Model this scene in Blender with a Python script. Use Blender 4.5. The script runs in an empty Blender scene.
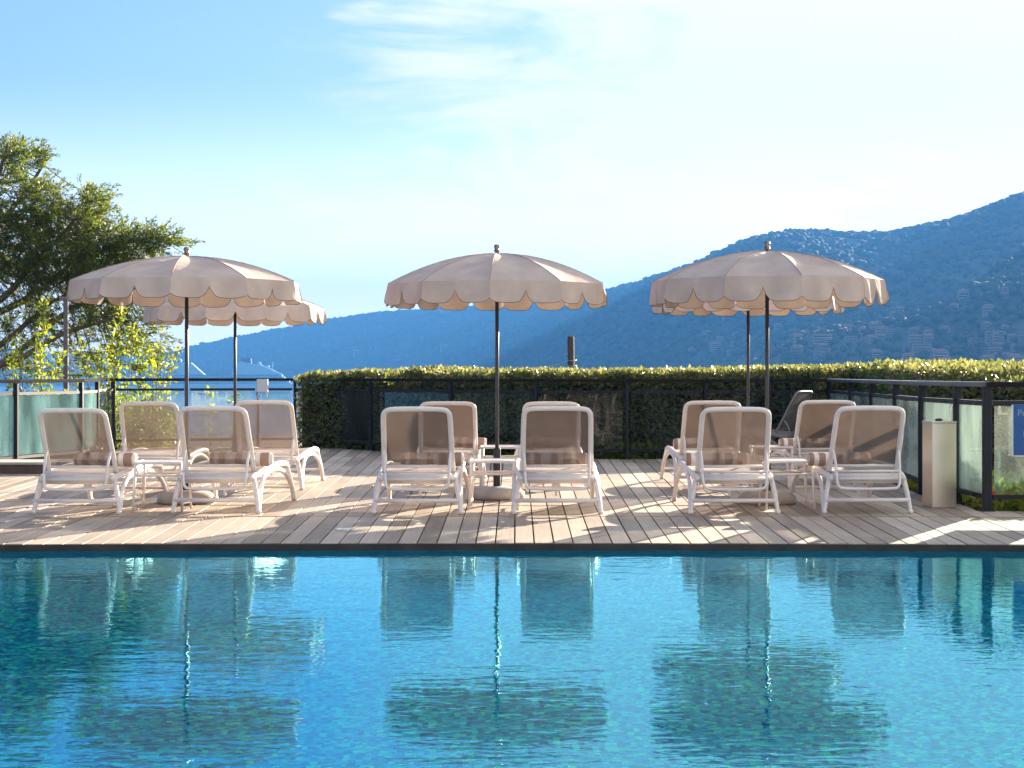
import bpy, math, random
import numpy as np
from mathutils import Vector, noise
R = math.radians
random.seed(7); rng = np.random.default_rng(7)
sc = bpy.context.scene
col = sc.collection
F = 1800.0; YH = 374.3; H = 1.105           # focal length in pixels, horizon row, eye height over the deck
SEA = -24.3
SUN_AZ, SUN_EL = 27.0, 13.0

# ------------------------------------------------------------------ helpers
def foot(px, s): return ((px-512)/s, F/s)                   # pixels-per-metre scale -> ground point
def fy(px, y): return foot(px, (y-YH)/H)
def P3(px, y, d): return Vector(((px-512)*d/F, d, H-(y-YH)*d/F))

class MB:
    def __init__(s): s.v=[]; s.f=[]
    def add(s, vs, fs):
        n=len(s.v); s.v+= [tuple(v) for v in vs]; s.f+= [tuple(i+n for i in f) for f in fs]; return s
    def box(s, x0,x1,y0,y1,z0,z1, rot=0, org=(0,0)):
        vs=[(x,y,z) for z in (z0,z1) for (x,y) in ((x0,y0),(x1,y0),(x1,y1),(x0,y1))]
        if rot:
            c,sn=math.cos(rot),math.sin(rot)
            vs=[(org[0]+(x-org[0])*c-(y-org[1])*sn, org[1]+(x-org[0])*sn+(y-org[1])*c, z) for x,y,z in vs]
        return s.add(vs, [(3,2,1,0),(4,5,6,7),(0,1,5,4),(1,2,6,5),(2,3,7,6),(3,0,4,7)])
    def bar(s, p, q, w, h, up=(0,0,1)):
        p=Vector(p); q=Vector(q); t=(q-p).normalized(); u=Vector(up)
        sd=t.cross(u)
        if sd.length<1e-4: sd=t.cross(Vector((1,0,0)))
        sd.normalize(); u=sd.cross(t)
        vs=[a+sd*(i*w/2)+u*(j*h/2) for a in (p,q) for (i,j) in ((-1,-1),(1,-1),(1,1),(-1,1))]
        return s.add(vs, [(0,1,2,3),(7,6,5,4),(0,4,5,1),(1,5,6,2),(2,6,7,3),(3,7,4,0)])
    def tube(s, pts, r, n=8, closed=False, flat=1.0):
        pts=[Vector(p) for p in pts]; m=len(pts)
        rs = r if isinstance(r,(list,tuple)) else [r]*m
        vs=[]; prev=None
        for i,p in enumerate(pts):
            if closed: t=(pts[(i+1)%m]-pts[i-1])
            else: t=pts[min(i+1,m-1)]-pts[max(i-1,0)]
            t.normalize()
            if prev is None:
                a=Vector((0,0,1)) if abs(t.z)<.9 else Vector((1,0,0))
                u=t.cross(a).normalized()
            else:
                u=(prev-t*prev.dot(t)).normalized()
            prev=u; w=t.cross(u)
            for k in range(n):
                an=2*math.pi*k/n
                vs.append(p+u*(math.cos(an)*rs[i])+w*(math.sin(an)*rs[i]*flat))
        fs=[]
        for i in range(m if closed else m-1):
            j=(i+1)%m
            for k in range(n):
                l=(k+1)%n
                fs.append((i*n+k,i*n+l,j*n+l,j*n+k))
        if not closed:
            fs.append(tuple(range(n-1,-1,-1))); fs.append(tuple((m-1)*n+k for k in range(n)))
        return s.add(vs,fs)
    def lathe(s, prof, n=24, org=(0,0,0)):
        vs=[]; fs=[]
        for r,z in prof:
            for k in range(n):
                a=2*math.pi*k/n; vs.append((org[0]+r*math.cos(a),org[1]+r*math.sin(a),org[2]+z))
        for i in range(len(prof)-1):
            for k in range(n):
                l=(k+1)%n; fs.append((i*n+k,i*n+l,(i+1)*n+l,(i+1)*n+k))
        return s.add(vs,fs)
    def build(s, name, mat, parent=None, smooth=False, bevel=0):
        me=bpy.data.meshes.new(name); me.from_pydata(s.v,[],s.f); me.validate(); me.update()
        if smooth: me.shade_smooth()
        o=bpy.data.objects.new(name,me); col.objects.link(o); me.materials.append(mat)
        if parent: o.parent=parent
        if bevel:
            b=o.modifiers.new('bevel','BEVEL'); b.width=bevel; b.segments=2; b.limit_method='ANGLE'
        return o
def smoothpts(ctrl, per=6, closed=False):
    c=[Vector(p) for p in ctrl]; n=len(c); out=[]
    rngi = range(n if closed else n-1)
    for i in rngi:
        if closed: p0,p1,p2,p3=c[i-1],c[i],c[(i+1)%n],c[(i+2)%n]
        else: p0,p1,p2,p3=c[max(i-1,0)],c[i],c[i+1],c[min(i+2,n-1)]
        for k in range(per):
            t=k/per
            out.append(.5*((2*p1)+(p2-p0)*t+(2*p0-5*p1+4*p2-p3)*t*t+(3*p1-3*p2+p3-p0)*t**3))
    if not closed: out.append(c[-1])
    return out
def tag(o, label=None, cat=None, group=None, kind=None):
    if label: o['label']=label
    if cat: o['category']=cat
    if group: o['group']=group
    if kind: o['kind']=kind
    return o
def empty(name, loc=(0,0,0), rz=0):
    o=bpy.data.objects.new(name,None); col.objects.link(o); o.location=loc; o.rotation_euler=(0,0,rz); o.empty_display_size=.1
    return o
def copy_tree(o, parent=None):
    c=o.copy(); col.objects.link(c); c.parent=parent
    for ch in [k for k in o.children]: copy_tree(ch,c)
    return c

# ------------------------------------------------------------------ materials
def mat(name, color, rough=.6, metal=0, spec=None, var=0, nscale=8, bump=0, bscale=60, coat=0):
    m=bpy.data.materials.new(name); m.use_nodes=True; nt=m.node_tree; b=nt.nodes['Principled BSDF']
    b.inputs['Base Color'].default_value=(*color,1); b.inputs['Roughness'].default_value=rough; b.inputs['Metallic'].default_value=metal
    if spec is not None: b.inputs['Specular IOR Level'].default_value=spec
    if coat: b.inputs['Coat Weight'].default_value=coat
    tc=nt.nodes.new('ShaderNodeTexCoord')
    n=nt.nodes.new('ShaderNodeTexNoise'); n.inputs['Scale'].default_value=nscale; n.inputs['Detail'].default_value=5
    nt.links.new(tc.outputs['Object'],n.inputs['Vector'])
    mr=nt.nodes.new('ShaderNodeMapRange'); mr.inputs[1].default_value=.3; mr.inputs[2].default_value=.7
    mr.inputs[3].default_value=1-var; mr.inputs[4].default_value=1+var
    nt.links.new(n.outputs['Fac'],mr.inputs[0])
    mx=nt.nodes.new('ShaderNodeMix'); mx.data_type='RGBA'; mx.blend_type='MULTIPLY'; mx.inputs[0].default_value=1
    mx.inputs[6].default_value=(*color,1); nt.links.new(mr.outputs[0],mx.inputs[7])
    nt.links.new(mx.outputs[2],b.inputs['Base Color'])
    if bump:
        n2=nt.nodes.new('ShaderNodeTexNoise'); n2.inputs['Scale'].default_value=bscale; n2.inputs['Detail'].default_value=4
        nt.links.new(tc.outputs['Object'],n2.inputs['Vector'])
        bp=nt.nodes.new('ShaderNodeBump'); bp.inputs['Strength'].default_value=bump; bp.inputs['Distance'].default_value=.01
        nt.links.new(n2.outputs['Fac'],bp.inputs['Height']); nt.links.new(bp.outputs[0],b.inputs['Normal'])
    return m
def island_ramp(m, stops, sock='Base Color', extra_noise=None):
    nt=m.node_tree; b=nt.nodes['Principled BSDF']
    g=nt.nodes.new('ShaderNodeNewGeometry'); r=nt.nodes.new('ShaderNodeValToRGB')
    el=r.color_ramp.elements
    while len(el)<len(stops): el.new(.5)
    for e,(p,c) in zip(el,stops): e.position=p; e.color=(*c,1)
    nt.links.new(g.outputs['Random Per Island'],r.inputs[0])
    nt.links.new(r.outputs[0],b.inputs[sock]); return r
def leafmat(name, stops, transl=.45, rough=.45):
    m=bpy.data.materials.new(name); m.use_nodes=True; nt=m.node_tree; b=nt.nodes['Principled BSDF']
    b.inputs['Roughness'].default_value=rough
    r=island_ramp(m,stops)
    tr=nt.nodes.new('ShaderNodeBsdfTranslucent')
    hs=nt.nodes.new('ShaderNodeHueSaturation'); hs.inputs['Value'].default_value=2.6; hs.inputs['Hue'].default_value=.475; hs.inputs['Saturation'].default_value=1.05
    nt.links.new(r.outputs[0],hs.inputs['Color']); nt.links.new(hs.outputs[0],tr.inputs['Color'])
    mx=nt.nodes.new('ShaderNodeMixShader'); mx.inputs[0].default_value=transl
    nt.links.new(b.outputs[0],mx.inputs[1]); nt.links.new(tr.outputs[0],mx.inputs[2])
    nt.links.new(mx.outputs[0],nt.nodes['Material Output'].inputs['Surface'])
    return m
def fabric(name, color, alpha=1.0, transl=.3, scale=220, stripes=None, bd=.004):
    m=bpy.data.materials.new(name); m.use_nodes=True; nt=m.node_tree; b=nt.nodes['Principled BSDF']
    b.inputs['Roughness'].default_value=.85; b.inputs['Specular IOR Level'].default_value=.2
    tc=nt.nodes.new('ShaderNodeTexCoord')
    n=nt.nodes.new('ShaderNodeTexNoise'); n.inputs['Scale'].default_value=5; n.inputs['Detail'].default_value=6
    nt.links.new(tc.outputs['Object'],n.inputs['Vector'])
    r=nt.nodes.new('ShaderNodeValToRGB'); e=r.color_ramp.elements
    e[0].position=.3; e[0].color=(*[c*.86 for c in color],1); e[1].position=.7; e[1].color=(*[min(1,c*1.1) for c in color],1)
    nt.links.new(n.outputs['Fac'],r.inputs[0]); cs=r.outputs[0]
    if stripes:
        sx=nt.nodes.new('ShaderNodeSeparateXYZ'); nt.links.new(tc.outputs['Object'],sx.inputs[0])
        mr=nt.nodes.new('ShaderNodeMapRange'); mr.inputs[1].default_value=-.27; mr.inputs[2].default_value=.27
        nt.links.new(sx.outputs[0],mr.inputs[0])
        r2=nt.nodes.new('ShaderNodeValToRGB'); r2.color_ramp.interpolation='CONSTANT'; el=r2.color_ramp.elements
        while len(el)<len(stripes): el.new(.5)
        for q,(p,c) in zip(el,stripes): q.position=p; q.color=(*c,1)
        nt.links.new(mr.outputs[0],r2.inputs[0]); cs=r2.outputs[0]
    nt.links.new(cs,b.inputs['Base Color'])
    n2=nt.nodes.new('ShaderNodeTexNoise'); n2.inputs['Scale'].default_value=scale; nt.links.new(tc.outputs['Object'],n2.inputs['Vector'])
    bp=nt.nodes.new('ShaderNodeBump'); bp.inputs['Strength'].default_value=.3; bp.inputs['Distance'].default_value=bd
    nt.links.new(n2.outputs['Fac'],bp.inputs['Height']); nt.links.new(bp.outputs[0],b.inputs['Normal'])
    out=b.outputs[0]
    if transl:
        tr=nt.nodes.new('ShaderNodeBsdfTranslucent'); nt.links.new(cs,tr.inputs['Color'])
        mx=nt.nodes.new('ShaderNodeMixShader'); mx.inputs[0].default_value=transl
        nt.links.new(out,mx.inputs[1]); nt.links.new(tr.outputs[0],mx.inputs[2]); out=mx.outputs[0]
    if alpha<1:
        tp=nt.nodes.new('ShaderNodeBsdfTransparent')
        mx=nt.nodes.new('ShaderNodeMixShader'); mx.inputs[0].default_value=alpha
        nt.links.new(tp.outputs[0],mx.inputs[1]); nt.links.new(out,mx.inputs[2]); out=mx.outputs[0]
    nt.links.new(out,nt.nodes['Material Output'].inputs['Surface'])
    return m
def glassmat(name, tint, dust, dustcol=(.8,.85,.8), ior=1.45):
    m=bpy.data.materials.new(name); m.use_nodes=True; nt=m.node_tree; nt.nodes.remove(nt.nodes['Principled BSDF'])
    tp=nt.nodes.new('ShaderNodeBsdfTransparent'); tp.inputs[0].default_value=(*tint,1)
    gl=nt.nodes.new('ShaderNodeBsdfGlossy'); gl.inputs['Roughness'].default_value=.01
    fr=nt.nodes.new('ShaderNodeFresnel'); fr.inputs[0].default_value=ior
    a=nt.nodes.new('ShaderNodeMixShader'); nt.links.new(fr.outputs[0],a.inputs[0]); nt.links.new(tp.outputs[0],a.inputs[1]); nt.links.new(gl.outputs[0],a.inputs[2])
    tr=nt.nodes.new('ShaderNodeBsdfTranslucent'); tr.inputs[0].default_value=(*dustcol,1)
    df=nt.nodes.new('ShaderNodeBsdfDiffuse'); df.inputs[0].default_value=(*dustcol,1)
    c=nt.nodes.new('ShaderNodeMixShader'); c.inputs[0].default_value=.5; nt.links.new(tr.outputs[0],c.inputs[1]); nt.links.new(df.outputs[0],c.inputs[2])
    tc=nt.nodes.new('ShaderNodeTexCoord'); mp=nt.nodes.new('ShaderNodeMapping'); mp.inputs['Scale'].default_value=(3.2,3.2,.9)
    n=nt.nodes.new('ShaderNodeTexNoise'); n.inputs['Scale'].default_value=1; n.inputs['Detail'].default_value=5
    nt.links.new(tc.outputs['Object'],mp.inputs[0]); nt.links.new(mp.outputs[0],n.inputs['Vector'])
    mr=nt.nodes.new('ShaderNodeMapRange'); mr.inputs[1].default_value=.35; mr.inputs[2].default_value=.75; mr.inputs[3].default_value=dust*.35; mr.inputs[4].default_value=dust*1.7
    nt.links.new(n.outputs['Fac'],mr.inputs[0])
    b=nt.nodes.new('ShaderNodeMixShader'); nt.links.new(mr.outputs[0],b.inputs[0]); nt.links.new(a.outputs[0],b.inputs[1]); nt.links.new(c.outputs[0],b.inputs[2])
    nt.links.new(b.outputs[0],nt.nodes['Material Output'].inputs['Surface'])
    return m

M={}
M['plastic']=mat('white_plastic',(.82,.745,.69),.42,var=.04,nscale=6)
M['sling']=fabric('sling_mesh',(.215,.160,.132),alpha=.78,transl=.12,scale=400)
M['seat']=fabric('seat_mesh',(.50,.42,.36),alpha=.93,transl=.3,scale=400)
M['dark_sling']=fabric('taupe_mesh',(.27,.24,.20),alpha=.95,transl=.2,scale=400)
M['grey_plastic']=mat('grey_plastic',(.24,.215,.185),.5)
M['canopy']=fabric('canopy_cloth',(.60,.475,.395),transl=.04,scale=7,bd=.03)
M['trim']=mat('dark_trim',(.10,.07,.06),.8)
M['pole']=mat('dark_pole',(.045,.05,.055),.4,metal=.2)
M['steel']=mat('stainless_steel',(.66,.59,.52),.30,metal=1,var=.05,nscale=3)
M['finial']=mat('brass_finial',(.28,.22,.17),.3,metal=1)
M['concrete']=mat('concrete',(.42,.38,.34),.85,var=.15,bump=.3)
M['fence']=mat('anthracite_paint',(.016,.016,.022),.55,spec=.25,var=.1)
M['darkrail']=mat('dark_handrail',(.022,.018,.017),.9,spec=.04,var=.2)
M['rail']=mat('handrail_paint',(.10,.105,.125),.3,var=.1,metal=.2)
M['glass']=glassmat('clear_glass',(.84,.92,.89),.05)
M['dglass']=glassmat('dusty_glass',(.88,.97,.93),.24,(.80,.95,.86))
M['lglass']=glassmat('left_dusty_glass',(.72,.93,.90),.28,(.62,.95,.88))
M['tglass']=glassmat('tinted_glass',(.90,.91,.87),.02,ior=1.22)
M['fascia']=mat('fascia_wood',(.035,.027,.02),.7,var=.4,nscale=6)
M['wood_dark']=mat('old_wood',(.10,.065,.045),.85,var=.35,nscale=12,bump=.5,bscale=30)
M['bark']=mat('bark',(.13,.09,.06),.9,var=.3,nscale=10,bump=.6,bscale=25)
M['stem']=mat('green_stem',(.16,.15,.06),.7,var=.2)
M['hedgecore']=mat('hedge_shade',(.018,.02,.010),.95,var=.3)  # near-black filler colour standing in for shade inside the hedge
M['hedge']=leafmat('hedge_leaf',[(0,(.040,.058,.015)),(.5,(.085,.11,.028)),(1,(.19,.185,.07))],.42,.35)
M['hedge_dark']=leafmat('hedge_leaf_dark',[(0,(.018,.032,.009)),(.6,(.04,.06,.016)),(1,(.09,.10,.03))],.3,.5)
M['conifer']=leafmat('conifer_needle',[(0,(.020,.042,.010)),(.6,(.065,.10,.014)),(1,(.12,.15,.022))],.42,.5)
M['bright']=leafmat('bright_leaf',[(0,(.05,.09,.012)),(.5,(.11,.16,.018)),(1,(.20,.22,.03))],.52,.4)
M['red_leaf']=leafmat('red_leaf',[(0,(.30,.06,.03)),(1,(.35,.16,.04))],.5,.4)
M['sign']=mat('blue_sign',(.002,.085,.28),.35,var=.03)
M['sign_white']=mat('sign_lettering',(.22,.40,.58),.6)
M['sign_edge']=mat('sign_border',(.75,.78,.8),.5)
M['wall']=mat('render_wall',(.24,.195,.15),.9,var=.06,nscale=2,bump=.2)
M['window']=mat('window_glass',(.04,.05,.06),.08)
M['black']=mat('black_rubber',(.02,.02,.02),.6)
M['cable']=mat('white_cable',(.62,.62,.6),.5)
M['wire']=mat('galvanised_wire',(.5,.48,.42),.4,metal=.6)

# deck boards
def deckmat():
    m=bpy.data.materials.new('deck_wood'); m.use_nodes=True; nt=m.node_tree; b=nt.nodes['Principled BSDF']
    r=island_ramp(m,[(0,(.27,.205,.15)),(.5,(.39,.305,.23)),(1,(.52,.42,.32))])
    tc=nt.nodes.new('ShaderNodeTexCoord'); mp=nt.nodes.new('ShaderNodeMapping'); mp.inputs['Scale'].default_value=(45,1.4,10)
    n=nt.nodes.new('ShaderNodeTexNoise'); n.inputs['Scale'].default_value=1; n.inputs['Detail'].default_value=8; n.inputs['Roughness'].default_value=.65
    nt.links.new(tc.outputs['Object'],mp.inputs[0]); nt.links.new(mp.outputs[0],n.inputs['Vector'])
    n3=nt.nodes.new('ShaderNodeTexNoise'); n3.inputs['Scale'].default_value=.9; n3.inputs['Detail'].default_value=6; nt.links.new(tc.outputs['Object'],n3.inputs['Vector'])
    ad=nt.nodes.new('ShaderNodeMath'); ad.operation='ADD'; nt.links.new(n.outputs['Fac'],ad.inputs[0]); nt.links.new(n3.outputs['Fac'],ad.inputs[1])
    mr=nt.nodes.new('ShaderNodeMapRange'); mr.inputs[1].default_value=.7; mr.inputs[2].default_value=1.3; mr.inputs[3].default_value=.72; mr.inputs[4].default_value=1.22
    nt.links.new(ad.outputs[0],mr.inputs[0])
    mx=nt.nodes.new('ShaderNodeMix'); mx.data_type='RGBA'; mx.blend_type='MULTIPLY'; mx.inputs[0].default_value=1
    nt.links.new(r.outputs[0],mx.inputs[6]); nt.links.new(mr.outputs[0],mx.inputs[7]); nt.links.new(mx.outputs[2],b.inputs['Base Color'])
    b.inputs['Roughness'].default_value=.62; b.inputs['Specular IOR Level'].default_value=.35
    bp=nt.nodes.new('ShaderNodeBump'); bp.inputs['Strength'].default_value=.35; bp.inputs['Distance'].default_value=.004
    nt.links.new(n.outputs['Fac'],bp.inputs['Height']); nt.links.new(bp.outputs[0],b.inputs['Normal'])
    return m
M['deck']=deckmat()

# ------------------------------------------------------------------ leaf cards (numpy)
def leaves(name, centers, mat_, parent=None, size=.05, aspect=.5, dirs=None, jitter=.35, up=0.0):
    C=np.asarray(centers,dtype=np.float64); n=len(C)
    d=rng.normal(size=(n,3))
    if dirs is not None: d=np.asarray(dirs)+d*jitter
    d[:,2]+=up
    d/=np.linalg.norm(d,axis=1,keepdims=True)
    a=rng.normal(size=(n,3)); s=np.cross(d,a); s/=np.linalg.norm(s,axis=1,keepdims=True)
    nn=np.cross(d,s)
    L=(size*rng.uniform(.6,1.35,size=(n,1))); Wd=L*aspect*.5
    p0=C; p1=C+d*L*.45+s*Wd+nn*L*.06; p2=C+d*L; p3=C+d*L*.45-s*Wd+nn*L*.06
    V=np.stack([p0,p1,p2,p3],axis=1).reshape(-1,3)
    me=bpy.data.meshes.new(name); me.vertices.add(4*n); me.vertices.foreach_set('co',V.astype(np.float32).ravel())
    me.loops.add(4*n); me.loops.foreach_set('vertex_index',np.arange(4*n,dtype=np.int32))
    me.polygons.add(n); me.polygons.foreach_set('loop_start',np.arange(0,4*n,4,dtype=np.int32))
    me.update(calc_edges=True); me.validate()
    me.materials.append(mat_)
    o=bpy.data.objects.new(name,me); col.objects.link(o)
    if parent: o.parent=parent
    return o

# ------------------------------------------------------------------ world, sun, camera
w=bpy.data.worlds.new('World'); sc.world=w; w.use_nodes=True; nt=w.node_tree
bg=nt.nodes['Background']; sky=nt.nodes.new('ShaderNodeTexSky'); sky.sky_type='NISHITA'; sky.sun_disc=False
sky.sun_elevation=R(SUN_EL); sky.sun_rotation=R(SUN_AZ); sky.air_density=1.0; sky.dust_density=.35; sky.ozone_density=3.0; sky.altitude=0
tc=nt.nodes.new('ShaderNodeTexCoord')
mp=nt.nodes.new('ShaderNodeMapping'); mp.inputs['Scale'].default_value=(2.6,1.2,11.0); mp.inputs['Rotation'].default_value=(0,R(12),0)
nt.links.new(tc.outputs['Generated'],mp.inputs[0])
n1=nt.nodes.new('ShaderNodeTexNoise'); n1.inputs['Scale'].default_value=2.0; n1.inputs['Detail'].default_value=9; n1.inputs['Roughness'].default_value=.62; n1.inputs['Distortion'].default_value=.6
nt.links.new(mp.outputs[0],n1.inputs['Vector'])
sx=nt.nodes.new('ShaderNodeSeparateXYZ'); nt.links.new(tc.outputs['Generated'],sx.inputs[0])
# thin cirrus thickens towards the right and overhead
sl=nt.nodes.new('ShaderNodeMath'); sl.operation='MULTIPLY_ADD'; sl.inputs[1].default_value=1.25; sl.inputs[2].default_value=-.14
nt.links.new(sx.outputs[0],sl.inputs[0])
zc=nt.nodes.new('ShaderNodeMath'); zc.operation='MINIMUM'; zc.inputs[1].default_value=.22; nt.links.new(sx.outputs[2],zc.inputs[0])
sl2=nt.nodes.new('ShaderNodeMath'); sl2.operation='MULTIPLY_ADD'; sl2.inputs[1].default_value=1.1; nt.links.new(zc.outputs[0],sl2.inputs[0]); nt.links.new(sl.outputs[0],sl2.inputs[2])
ad=nt.nodes.new('ShaderNodeMath'); ad.operation='ADD'; na=nt.nodes.new('ShaderNodeMath'); na.operation='MULTIPLY_ADD'; na.inputs[1].default_value=1.9; na.inputs[2].default_value=-.45; nt.links.new(n1.outputs['Fac'],na.inputs[0]); nt.links.new(na.outputs[0],ad.inputs[0]); nt.links.new(sl2.outputs[0],ad.inputs[1])
mr=nt.nodes.new('ShaderNodeMapRange'); mr.interpolation_type='SMOOTHSTEP'; mr.inputs[1].default_value=.33; mr.inputs[2].default_value=.72; mr.inputs[3].default_value=0; mr.inputs[4].default_value=.92
nt.links.new(ad.outputs[0],mr.inputs[0])
tintn=nt.nodes.new('ShaderNodeMix'); tintn.data_type='RGBA'; tintn.blend_type='MULTIPLY'; tintn.inputs[0].default_value=1; tintn.inputs[7].default_value=(.74,.765,.98,1)
nt.links.new(sky.outputs[0],tintn.inputs[6])
mxc=nt.nodes.new('ShaderNodeMix'); mxc.data_type='RGBA'; nt.links.new(mr.outputs[0],mxc.inputs[0]); nt.links.new(tintn.outputs[2],mxc.inputs[6])
mxc.inputs[7].default_value=(5.4,5.55,5.75,1)
hzr=nt.nodes.new('ShaderNodeMapRange'); hzr.interpolation_type='SMOOTHSTEP'; hzr.inputs[1].default_value=.165; hzr.inputs[2].default_value=-.01; hzr.inputs[3].default_value=0; hzr.inputs[4].default_value=.85
nt.links.new(sx.outputs[2],hzr.inputs[0])
fro=nt.nodes.new('ShaderNodeMapRange'); fro.inputs[1].default_value=-.3; fro.inputs[2].default_value=.9; fro.inputs[3].default_value=.1; fro.inputs[4].default_value=1
nt.links.new(sx.outputs[1],fro.inputs[0])
hzf=nt.nodes.new('ShaderNodeMath'); hzf.operation='MULTIPLY'; nt.links.new(hzr.outputs[0],hzf.inputs[0]); nt.links.new(fro.outputs[0],hzf.inputs[1])
mxh=nt.nodes.new('ShaderNodeMix'); mxh.data_type='RGBA'; nt.links.new(hzf.outputs[0],mxh.inputs[0]); nt.links.new(mxc.outputs[2],mxh.inputs[6]); mxh.inputs[7].default_value=(13.5,13.7,14.2,1)
nt.links.new(mxh.outputs[2],bg.inputs[0]); bg.inputs[1].default_value=.043

sd=bpy.data.lights.new('sun','SUN'); sd.energy=5.0; sd.angle=R(.5); sd.color=(1,.86,.68)
so=bpy.data.objects.new('sun',sd); col.objects.link(so)
dirv=Vector((math.sin(R(SUN_AZ))*math.cos(R(SUN_EL)),math.cos(R(SUN_AZ))*math.cos(R(SUN_EL)),math.sin(R(SUN_EL))))
so.rotation_euler=dirv.to_track_quat('Z','Y').to_euler(); so.location=(20,40,30)

cd=bpy.data.cameras.new('camera'); cam=bpy.data.objects.new('camera',cd); col.objects.link(cam)
cam.location=(0,0,H); cam.rotation_euler=(R(90),0,0); cd.sensor_width=36; cd.lens=F/1024*36; cd.shift_y=-(384-YH)/1024
cd.clip_end=60000; cd.clip_start=.05; sc.camera=cam

# ------------------------------------------------------------------ deck (boards fan out radially from the curved pool edge)
CX, CR = -.11, 62.0; EDGE=11.80; CY=EDGE-CR
SPLIT=14.04-CY
def rad(theta, r): return (CX+r*math.sin(theta), CY+r*math.cos(theta))
fence_near_left=[(-60,90),(16,84),(81,78),(97,74)]
fence_far_left=[(97,70),(113,67),(187,66),(258,65.5),(295,65)]
fence_centre=[(295,65),(371,69),(451,73),(536,76),(627,77),(705,76),(770,74),(829,73)]
fence_right=[(829,73),(851,81),(872,89),(896,98),(922,108),(957.5,117),(987,124)]
fence_far_right=[(987,124),(1110,124),(1260,124)]
def pts(fl): return [foot(p,s) for p,s in fl]
outline=[(-14,19.5)]+pts(fence_near_left)+pts(fence_far_left)[1:]+pts(fence_centre)[1:]+pts(fence_right)[1:]+[(14,14.55)]
def reach(theta):
    # radial distance at which a board meets the fence line
    best=None
    o=Vector((CX,CY)); dv=Vector((math.sin(theta),math.cos(theta)))
    for a,b in zip(outline,outline[1:]):
        a=Vector(a); e=Vector(b)-a; den=dv.x*e.y-dv.y*e.x
        if abs(den)<1e-9: continue
        t=((a.x-o.x)*e.y-(a.y-o.y)*e.x)/den; u=((a.x-o.x)*dv.y-(a.y-o.y)*dv.x)/den
        if 0<=u<=1 and t>CR and (best is None or t<best): best=t
    return (best if best else CR+3)+.06
deck=MB(); dth=.128/CR; g=.010/CR
def board(th0,th1,r0,r1,z):
    a=rad(th0,r0);b=rad(th1,r0);c=rad(th1,r1);d_=rad(th0,r1)
    vs=[(p[0],p[1],q) for q in (z-.035,z) for p in (a,b,c,d_)]
    deck.add(vs,[(3,2,1,0),(4,5,6,7),(0,1,5,4),(1,2,6,5),(2,3,7,6),(3,0,4,7)])
nb=int(9/.128)
for i in range(-nb,nb):
    th0=i*dth+g/2; th1=(i+1)*dth-g/2; zz=random.uniform(-.0015,.0015)
    board(th0,th1,CR+random.uniform(-.003,.003),SPLIT-.03,zz)
    end=reach((th0+th1)/2)
    if end>SPLIT+.05:
        r=SPLIT+.012; joint=r+random.choice((1.2,2.0,2.8,3.6))
        while r<end:
            q=min(joint,end); board(th0,th1,r,q-.005,random.uniform(-.002,.002)); r=q; joint=q+random.choice((2.4,3.2,4.0))
o=deck.build('pool_deck',M['deck']); tag(o,kind='structure',label='fan of weathered timber boards along the pool')
# cross batten between the two courses
bt=MB(); NA=80
for i in range(NA):
    a0=-.15+.3*i/NA; a1=-.15+.3*(i+1)/NA
    p=rad(a0,SPLIT-.026); q=rad(a1,SPLIT-.026); p2=rad(a0,SPLIT+.008); q2=rad(a1,SPLIT+.008)
    vs=[(x,y,z) for z in (-.03,.003) for (x,y) in (p,q,q2,p2)]
    bt.add(vs,[(3,2,1,0),(4,5,6,7),(0,1,5,4),(1,2,6,5),(2,3,7,6),(3,0,4,7)])
M['batten']=mat('batten_wood',(.36,.25,.17),.7,var=.2,nscale=4)
tag(bt.build('deck_batten',M['batten']),kind='structure',label='long batten dividing the two courses of boards')
# fascia under the board ends + added dark sheet that shades the board gaps
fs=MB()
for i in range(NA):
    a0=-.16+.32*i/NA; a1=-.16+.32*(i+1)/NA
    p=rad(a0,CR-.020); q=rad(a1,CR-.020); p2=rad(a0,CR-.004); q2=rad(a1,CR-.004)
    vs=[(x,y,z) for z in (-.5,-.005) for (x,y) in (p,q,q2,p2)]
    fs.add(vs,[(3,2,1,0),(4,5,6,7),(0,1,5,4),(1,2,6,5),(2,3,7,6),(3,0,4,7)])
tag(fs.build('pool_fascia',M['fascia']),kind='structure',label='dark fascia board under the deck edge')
bed=MB(); top=[]; bot=[]
bed.v=[]; ring=[rad(-.155+.31*i/40,CR+.05) for i in range(41)]
poly=[(x,y,-.05) for x,y in ring]+[(14,14.5,-.05),(14,34,-.05),(-14,34,-.05),(-14,15,-.05)]
bed.add(poly,[tuple(range(len(poly)))])
M['underlay']=mat('dark_underlay',(.05,.04,.03),.95,var=.3,nscale=3,bump=.5,bscale=20)
tag(bed.build('deck_bed',M['underlay']),kind='structure',label='dark sheet added beneath the boards to shade the gaps')

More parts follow.
